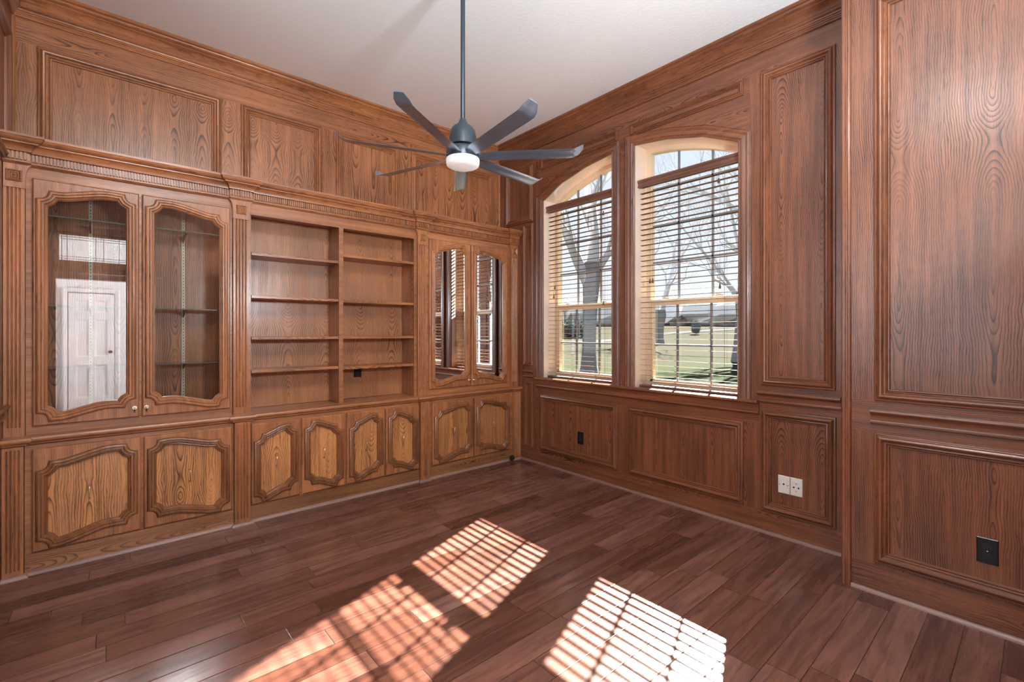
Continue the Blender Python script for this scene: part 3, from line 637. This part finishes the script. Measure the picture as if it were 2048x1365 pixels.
# upper units
def upper_case(x0, x1, label, name, cat, opening=False):
    t = thing(name, label, cat, ((x0 + x1) / 2, UF, .770))
    for q0 in (x0, x1 - .02): mb = MB(); mb.box(q0, q0 + .02, UF + .02, 3.995, .772, 2.42); mb.build('side', 'cP', t)
    mb = MB(); mb.box(x0 + .02, x1 - .02, 3.998, 4.012, .772, 2.42); mb.build('back_panel', 'cB' if opening else 'cP', t)
    mb = MB(); mb.box(x0 + .02, x1 - .02, UF + .02, 3.998, 2.23, 2.25); mb.box(x0, x1, UF + .02, YN - .005, 2.40, 2.42); mb.build('top', 'cH', t)
    return t
def glass_case(x0, x1, doors, shelves, label, pil):
    t = upper_case(x0, x1, label, 'display_cabinet', 'cabinet')
    mb = MB(); a, b = doors[0][0], doors[1][1]; mid = (doors[0][1] + doors[1][0]) / 2
    slab_with_holes(mb, rect(x0, x1, .770, 2.345), [rect(a + .012, mid - .018, .835, 2.20), rect(mid + .018, b - .012, .835, 2.20)], fU, 0, -.02); mb.build('face_frame', 'cHs', t)
    glass_door(t, *doors[0], 1, 1); glass_door(t, *doors[1], -1, -1)
    for z, _ in shelves:
        mb = MB(); mb.box(x0 + .022, x1 - .022, UF + .045, 3.975, z - .003, z + .003); s_ = mb.build('glass_shelf', 'shelfglass', t)
        mb = MB(); mb.box(x0 + .022, x1 - .022, UF + .0445, UF + .0455, z - .0032, z + .0032); mb.build('polished_edge', 'glassedge', s_)
    for xs in ((a + mid) / 2, (mid + b) / 2):
        mb = MB(); mb.box(xs - .009, xs + .009, 3.990, 3.998, .80, 2.22); st_ = mb.build('shelf_standard', 'strip', t)
        mb = MB()
        for k in range(66): mb.box(xs - .002, xs + .002, 3.9893, 3.9902, .82 + k * .021, .832 + k * .021)
        mb.build('slots', 'hole', st_)
        for z, _ in shelves:
            mb = MB(); mb.rings([[(xs + dx, y, zz) for y, zz in ((3.990, z - .004), (3.80, z - .004), (3.80, z - .012), (3.90, z - .020), (3.970, z - .045), (3.990, z - .050))] for dx in (-.003, .003)]); mb.build('bracket', 'bracket', st_)
    for k in pil: 
        u0, u1 = PIL[k]
        mb = MB(); flutes(mb, u0, u1, .822, 2.150, UP, UF + .01, .770, 2.154); p = mb.build('pilaster', 'cV', t, smooth=35)
        a_, b_ = u0 - .003, u1 + .003; al, br = a_ - .028, b_ + .028
        if k == 3: b_ = br = XE - .003
        if k == 0: a_ = al = XW + .003
        cs = lambda t_: 1 - math.cos(R(t_))
        left = [(a_ - (a_ - al) * cs(t_), 2.200 + .084 * math.sin(R(t_))) for t_ in range(0, 91, 10)]; right = [(b_ + (br - b_) * cs(t_), 2.200 + .084 * math.sin(R(t_))) for t_ in range(0, 91, 10)]
        mb = MB(); mb.prism([(a_, 2.150)] + left + right[::-1] + [(b_, 2.150)], lambda x, z, h: (x, UP - h, z), -.03, .006); mb.build('capital_block', 'cV', p)
        mb = MB(); cu = (u0 + u1) / 2; s_ = .030; z = 2.216
        sweep(mb, rect(cu - s_, cu + s_, z - s_, z + s_), [(-.002, .005), (0, .013), (.003, .015), (.010, .009), (.011, .013), (.014, .013), (.018, .008), (.019, .012), (.022, .012), (.026, .008), (.029, .010), (.0299, .005)], lambda x, zz, h: (x, UP - h, zz)); mb.build('rosette', 'cV', p)
    return t
SH = [(2.03, 0), (1.505, 0), (1.14, 0)]
glass_case(-.350, .658, [(-.324, .146), (.160, .643)], SH, 'left glass fronted display cabinet with two doors reflecting the hall', (0, 1))
glass_case(2.209, 3.232, [(2.243, 2.712), (2.724, 3.196)], SH, 'right glass fronted display cabinet with two doors reflecting the window blinds', (2, 3))
t = upper_case(.759, 2.117, 'open wooden bookcase with two bays and four shelves in each', 'bookcase', 'bookcase', True)
mb = MB(); slab_with_holes(mb, rect(.758, 2.118, .770, 2.345), [rect(.771, 1.410, .772, 2.200), rect(1.445, 2.092, .772, 2.200)], fU, 0, -.02); mb.build('face_frame', 'cHs', t)
mb = MB(); mb.box(1.415, 1.440, UF + .02, 3.998, .772, 2.23); mb.build('divider', 'cP', t)
for a, b, zs in ((.781, 1.413, (1.932, 1.621, 1.318, 1.075)), (1.442, 2.095, (1.990, 1.618, 1.318, 1.066))):
    for z in zs: mb = MB(); mb.box(a, b, UF + .012, 3.996, z - .022, z); mb.build('shelf', 'cH', t, bevel=.0015)
# cornice
t = thing('bookcase_cornice', 'long stepped wooden cornice with a dentil band across the top of the bookcase', 'cornice', (1.45, UF, 2.28))
pts = breakline(UF, UP, .002); mt = miter(pts, False)
cor = [(-.02, 2.282), (.012, 2.282), (.018, 2.286), (.024, 2.292), (.024, 2.300), (.010, 2.306), (.010, 2.348), (.022, 2.350), (.026, 2.352), (.028, 2.362), (.034, 2.374), (.044, 2.384), (.054, 2.389), (.056, 2.389), (.056, 2.396), (.062, 2.398), (.070, 2.404), (.076, 2.412), (.078, 2.418), (.082, 2.420), (.082, 2.434), (-.02, 2.434)]
mb = MB(); mb.rings([[(p[0] - q.x * max(0, o), p[1] - q.y * max(0, o) + (.02 if o < 0 else 0), z) for o, z in cor] for p, q in zip(pts, mt)]); mb.build('moulding', 'cHs', t, smooth=32)
mb = MB()
for i in range(len(pts) - 1):
    (ax, ay), (bx, by) = [(p[0] - q.x * .010, p[1] - q.y * .010) for p, q in zip(pts[i:i + 2], mt[i:i + 2])]
    if abs(bx - ax) > abs(by - ay):
        n = int((bx - ax) / .0143)
        for k in range(n):
            c_ = ax + (k + .5) * (bx - ax) / n; mb.box(c_ - .0036, c_ + .0036, ay - .013, ay + .002, 2.307, 2.347)
    else:
        n = 2
        for k in range(n):
            c_ = ay + (k + .5) * (by - ay) / n; s_ = -1 if by < ay else 1; mb.box(ax - (.009 if s_ < 0 else -.0), ax + (.009 if s_ > 0 else 0), c_ - .004, c_ + .004, 2.307, 2.347)
mb.build('dentils', 'cV', t)
mb = MB(); mb.box(XW + .001, XE - .001, UF + .001, YN - .003, 2.421, 2.434); mb.build('top_board', 'cH', t)

# black cable bundle in the corner
mb = MB(); pts = []
for i in range(46):
    a = i * .55; pts.append((3.165 + .022 * math.cos(a) + .0006 * i, 3.652 + .012 * math.sin(a * 1.3), .030 + .018 * math.sin(a) + .0003 * i))
mb.tube(pts, .0045, 6); tag(mb.build('cable_bundle', 'black', smooth=60), 'small black cable bundle on the floor in the corner by the right base cabinet', 'cable')

# ------------------------------------------------------------------ ceiling fan
FX, FY = 1.500, 2.142
t = thing('ceiling_fan', 'dark seven bladed ceiling fan on a long downrod with a round white light', 'ceiling fan', (FX, FY, 2.34))
mb = MB(); mb.lathe([(.012, 2.535), (.0128, 2.54), (.0128, 3.36), (.012, 3.36)], (FX, FY, 0), 20); mb.build('downrod', 'fan', t, smooth=40)
mb = MB(); mb.lathe([(.02, 3.33), (.055, 3.345), (.065, 3.37), (.065, ZC - .001)], (FX, FY, 0), 32); mb.build('canopy', 'fan', t, smooth=40)
mb = MB(); mb.lathe([(.013, 2.548), (.018, 2.545), (.024, 2.528), (.034, 2.515), (.036, 2.508), (.056, 2.500), (.068, 2.482), (.074, 2.450), (.079, 2.400), (.080, 2.393), (.074, 2.389), (.02, 2.389)], (FX, FY, 0), 48); mb.build('motor_housing', 'fan', t, smooth=28)
mb = MB(); mb.lathe([(.02, 2.388), (.060, 2.388), (.078, 2.384), (.088, 2.376), (.0925, 2.366), (.0925, 2.322), (.02, 2.322)], (FX, FY, 0), 48); mb.build('hub', 'fan', t, smooth=28)
mb = MB(); mb.lathe([(.02, 2.3215), (.0925, 2.3215), (.0935, 2.318), (.0935, 2.300), (.090, 2.286), (.080, 2.279), (.060, 2.2755), (.001, 2.2745)], (FX, FY, 0), 48); mb.build('light_diffuser', 'opal', t, smooth=35)
# blade modelled once, pointing +X at the hub
mb = MB(); rings = []
pit = R(-13)
for i in range(25):
    s_ = i / 24; r_ = .070 + s_ * .600
    up = 0; 
    if r_ > .612: up = .034 * ((r_ - .612) / .058) ** 1.6
    wd = .086 if s_ > .2 else .062 + .024 * sstep(s_ / .2)
    cr = 1.0
    if s_ > .93: cr = math.sqrt(max(0.02, 1 - ((s_ - .93) / .085) ** 2))
    ring = []
    for c_, hh in ((-.5, 0), (-.42, .0022), (-.2, .0042), (0, .0048), (.2, .0042), (.42, .0022), (.5, 0), (.42, -.0014), (.2, -.0002), (0, .0005), (-.2, -.0002), (-.42, -.0014)):
        y_ = c_ * wd * cr; ring.append((r_, y_ * math.cos(pit), y_ * math.sin(pit) + hh + up))
    rings.append(ring)
mb.rings(rings)
blade = mb.build('blade', 'blade', None, smooth=40)
base_dir = 48.94 - 90      # camera's right direction in world
for k in range(7):
    o = blade if k == 0 else blade.copy()
    if k: C.objects.link(o)
    o.parent = t; o.location = (0, 0, 2.335 - 2.34); o.rotation_euler = (0, 0, R(base_dir - 5 + k * 360 / 7))

# ------------------------------------------------------------------ outdoors
ca, sa = math.cos(R(48.94)), math.sin(R(48.94))
def dirpx(px): r_ = (px - 1024) / FPX; return ca + r_ * sa, sa - r_ * ca
def gz(D):
    K = [(0, -.25), (20, -.25), (32, -.02), (45, .29), (62, 1.05), (80, 2.2), (130, 4.0), (260, 8)]
    for (a, za), (b, zb) in zip(K, K[1:]):
        if D <= b: return za + (zb - za) * (D - a) / (b - a)
    return 8
def at(px, D): dx, dy = dirpx(px); return (dx * D, dy * D, gz(D))
mb = MB(); Ds = [3, 6, 10, 15, 20, 24, 28, 32, 38, 45, 52, 58, 62, 68, 74, 80, 95, 110, 130, 170, 250]; An = [R(-75 + i * 5) for i in range(37)]
vs = []
for D in Ds:
    for a in An:
        x, y = D * math.cos(a), D * math.sin(a); dep = x * ca + y * sa; vs.append((x, y, gz(max(0, dep)) if dep > 0 else -.25))
fs = [(i * 37 + j, i * 37 + j + 1, (i + 1) * 37 + j + 1, (i + 1) * 37 + j) for i in range(len(Ds) - 1) for j in range(36)]
vs = [(max(x, 3.6), y, z) for x, y, z in vs]
mb.add(vs, fs); tag(mb.build('lawn', 'lawn', smooth=60), 'patchy green and straw coloured lawn rising away outside the windows', 'lawn', kind='stuff')
mb = MB(); cl = [(1040, 41), (1120, 44), (1170, 46), (1225, 49), (1290, 58), (1340, 64), (1400, 69), (1480, 75), (1600, 84)]
vs = []
for px, D in cl:
    for s_ in (-2.1, 2.1):
        dx, dy = dirpx(px); vs.append((dx * (D + s_), dy * (D + s_), gz(D + s_) + .05))
mb.add(vs, [(2 * i, 2 * i + 2, 2 * i + 3, 2 * i + 1) for i in range(len(cl) - 1)]); tag(mb.build('road', 'road'), 'pale road curving across the far lawn', 'road')
rng = random.Random(4)
def branch(mb, p, d, r_, L, depth, sides, spread=.5, kids=3, droop=.0):
    e = Vector(p) + Vector(d).normalized() * L
    if any(0.6 < q.y - .385 * (q.x - 3.4) < 4.2 and -.2 < q.z - .71 * (q.x - 3.4) < 3.9 for q in (Vector(p), e)) and rng.random() < .8: return
    pts = [p]; rs = [r_]; q = Vector(p); d = Vector(d).normalized(); n = 4 if depth > 1 else 3
    for i in range(n):
        d = (d + Vector((rng.uniform(-1, 1), rng.uniform(-1, 1), rng.uniform(-.7, .8 - droop))) * .16).normalized(); q = q + d * L / n; pts.append(q.copy()); rs.append(r_ * (1 - .42 * (i + 1) / n))
    mb.tube(pts, rs, sides, cap=False)
    if depth <= 0: return
    for k in range(kids):
        i = rng.randint(max(1, n - 2), n) if k else n; s_ = pts[i]
        ax = Vector((rng.uniform(-1, 1), rng.uniform(-1, 1), rng.uniform(-.5, 1))).normalized(); nd = (d + ax * spread * rng.uniform(.7, 1.5)).normalized()
        branch(mb, s_, nd, rs[i] * rng.uniform(.55, .8), L * rng.uniform(.62, .88), depth - 1, max(3, sides - 1), spread, kids if depth > 2 else kids, droop)
def tree(px, D, trunk, limbs, label, name='bare_tree', group='bare trees outside', sc=1):
    b = at(px, D); t = thing(name, label, 'tree', b, group)
    bx, by, bz = b; rt = (sa, -ca)
    P = lambda lat, h: Vector((bx + rt[0] * lat, by + rt[1] * lat, bz + h))
    mb = MB(); mb.tube([P(l, h) for l, h, r_ in trunk], [r_ for l, h, r_ in trunk], 14); mb.build('trunk', 'bark', t, smooth=60)
    mb = MB()
    for lm in limbs:
        pts = [P(l, h) for l, h, r_ in lm['p']]; mb.tube(pts, [r_ for l, h, r_ in lm['p']], 8)
        for i, p in enumerate(pts[1:]):
            for k in range(lm.get('k', 2)):
                dd = (pts[i + 1] - pts[i]).normalized() + Vector((rng.uniform(-1, 1), rng.uniform(-1, 1), rng.uniform(-.5, .9))) * .8
                branch(mb, p, dd, lm['p'][i + 1][2] * .5, lm.get('L', 1.8) * rng.uniform(.7, 1.2), lm.get('d', 3), 5, .6, 3, lm.get('droop', 0))
    mb.build('branches', 'twig', t, smooth=60)
tree(1178, 17.9, [(.0, -.3, .62), (0, 0, .42), (0, .25, .33), (0, .9, .27), (.02, 1.8, .26), (.05, 2.8, .29), (.1, 3.6, .34), (.12, 4.3, .30)],
     [dict(p=[(0, 3.4, .22), (-.45, 4.4, .2), (-.85, 5.4, .17), (-1.25, 6.8, .13), (-1.7, 8.2, .08)], k=2, L=1.9, d=3),
      dict(p=[(.12, 4.1, .29), (.2, 5.2, .24), (.1, 6.4, .2), (-.1, 7.8, .15), (-.3, 9.4, .1)], k=2, L=2.0, d=3),
      dict(p=[(.1, 3.7, .18), (.7, 4.6, .14), (1.5, 5.4, .1), (2.2, 6.0, .07)], k=2, L=1.2, d=3, droop=.5)],
     'big forked bare tree with a thick dark trunk outside the window nearer the bookcase')
tree(1318, 44, [(0, -.3, .6), (0, .6, .42), (-.05, 1.6, .5), (-.1, 2.6, .75), (-.1, 3.2, .7)],
     [dict(p=[(-.4, 2.6, .3), (-1.1, 4.4, .24), (-1.9, 6.4, .17), (-2.6, 8.4, .1)], k=2, L=2.6, d=3), dict(p=[(.2, 2.8, .3), (.7, 4.8, .24), (1.3, 7, .16), (1.5, 9, .1)], k=2, L=2.6, d=3)],
     'pale trunked bare tree far off, left side of the window nearer the camera')
tree(1476, 24, [(0, -.3, .4), (0, .8, .22), (.1, 2.4, .18), (0, 3.6, .17)],
     [dict(p=[(0, 3.4, .10), (-.9, 4.6, .08), (-1.9, 5.8, .06), (-3.1, 7.2, .04)], k=3, L=2.0, d=3, droop=.3), dict(p=[(0, 3.5, .14), (.2, 5.2, .10), (-.2, 7.0, .07), (-.6, 9.0, .05)], k=3, L=2.2, d=3), dict(p=[(0, 3.2, .09), (-.5, 3.9, .07), (-1.3, 4.3, .05)], k=2, L=1.4, d=3, droop=.8)],
     'bare tree with dense twigs at the right edge of the window nearer the camera')
tree(1560, 30, [(0, -.3, .5), (0, 3, .36), (0, 6, .34)],
     [dict(p=[(0, 5.6, .3), (-1.6, 8.0, .24), (-3.2, 9.6, .17), (-5.2, 10.6, .11), (-7.0, 11.0, .07)], k=3, L=2.4, d=3), dict(p=[(0, 5.8, .26), (-.6, 8.5, .2), (-2.0, 10.6, .14), (-3.4, 12.2, .08)], k=3, L=2.4, d=3), dict(p=[(0, 5.0, .2), (-1.6, 6.2, .15), (-3.4, 7.2, .1)], k=2, L=2.0, d=3, droop=.6)],
     'bare tree whose twigs reach over the top of the window nearer the camera')
# distant woods: one mass nobody could count
def blob(mb, c, rx, rz, n=9, seed=0):
    rr = random.Random(seed); ph = [rr.uniform(0, 6) for _ in range(6)]
    rings = []
    for i in range(7):
        a = -math.pi / 2 + math.pi * i / 6; rings.append([])
        for k in range(n):
            b = 2 * math.pi * k / n; q = 1 + .22 * math.sin(3 * b + ph[i % 6]) + rr.uniform(-.14, .14)
            rings[-1].append((c[0] + rx * math.cos(a) * math.cos(b) * q + 1e-3 * k, c[1] + rx * math.cos(a) * math.sin(b) * q, c[2] + rz * math.sin(a) * (1 + rr.uniform(-.06, .06))))
    mb.rings(rings)
mb = MB()
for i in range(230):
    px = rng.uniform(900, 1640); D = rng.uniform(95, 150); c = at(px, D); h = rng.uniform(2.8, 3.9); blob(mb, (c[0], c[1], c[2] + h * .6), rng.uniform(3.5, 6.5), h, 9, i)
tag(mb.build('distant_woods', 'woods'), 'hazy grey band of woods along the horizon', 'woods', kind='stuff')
def shrub(px, D, w_, h, label, mat, dirx=None, n=900, seed=1):
    b = at(px, D) if dirx is None else dirx; t = thing('shrub', label, 'shrub', b); rr = random.Random(seed)
    mb = MB(); blob(mb, (b[0], b[1], b[2] + h * .5), w_ * .42, h * .46, 12, seed)
    for i in range(n):
        a = rr.uniform(0, 6.28); e = rr.uniform(-.9, 1.4); q = rr.uniform(.85, 1.08); s_ = w_ * .045
        p = Vector((b[0] + w_ * .5 * q * math.cos(e) * math.cos(a), b[1] + w_ * .5 * q * math.cos(e) * math.sin(a), b[2] + h * .5 + h * .5 * q * math.sin(e)))
        v = [p + Vector((rr.uniform(-1, 1), rr.uniform(-1, 1), rr.uniform(-1, 1))) * s_ for _ in range(3)]; mb.add(v, [(0, 1, 2)])
    mb.build('foliage', mat, t)
    mb = MB(); mb.tube([(b[0], b[1], b[2] - .05), (b[0], b[1], b[2] + h * .5)], .03 * w_, 7); mb.build('stem', 'bark', t)
shrub(1392, 62, 1.3, 1.9, 'small dark boxy evergreen by the far road', 'evergreen', seed=3)
shrub(1142, 56, 5.0, 1.9, 'low dark brush beyond the road left of the big trunk', 'evergreen', seed=5, n=2500)
shrub(0, 0, 1.7, 1.7, 'green shrub outside, seen mirrored in the right display cabinet glass', 'leaf', dirx=(5.6, .35, -.25), n=2200, seed=8)
for o in C.objects:
    if '_base' in o.keys(): del o['_base']
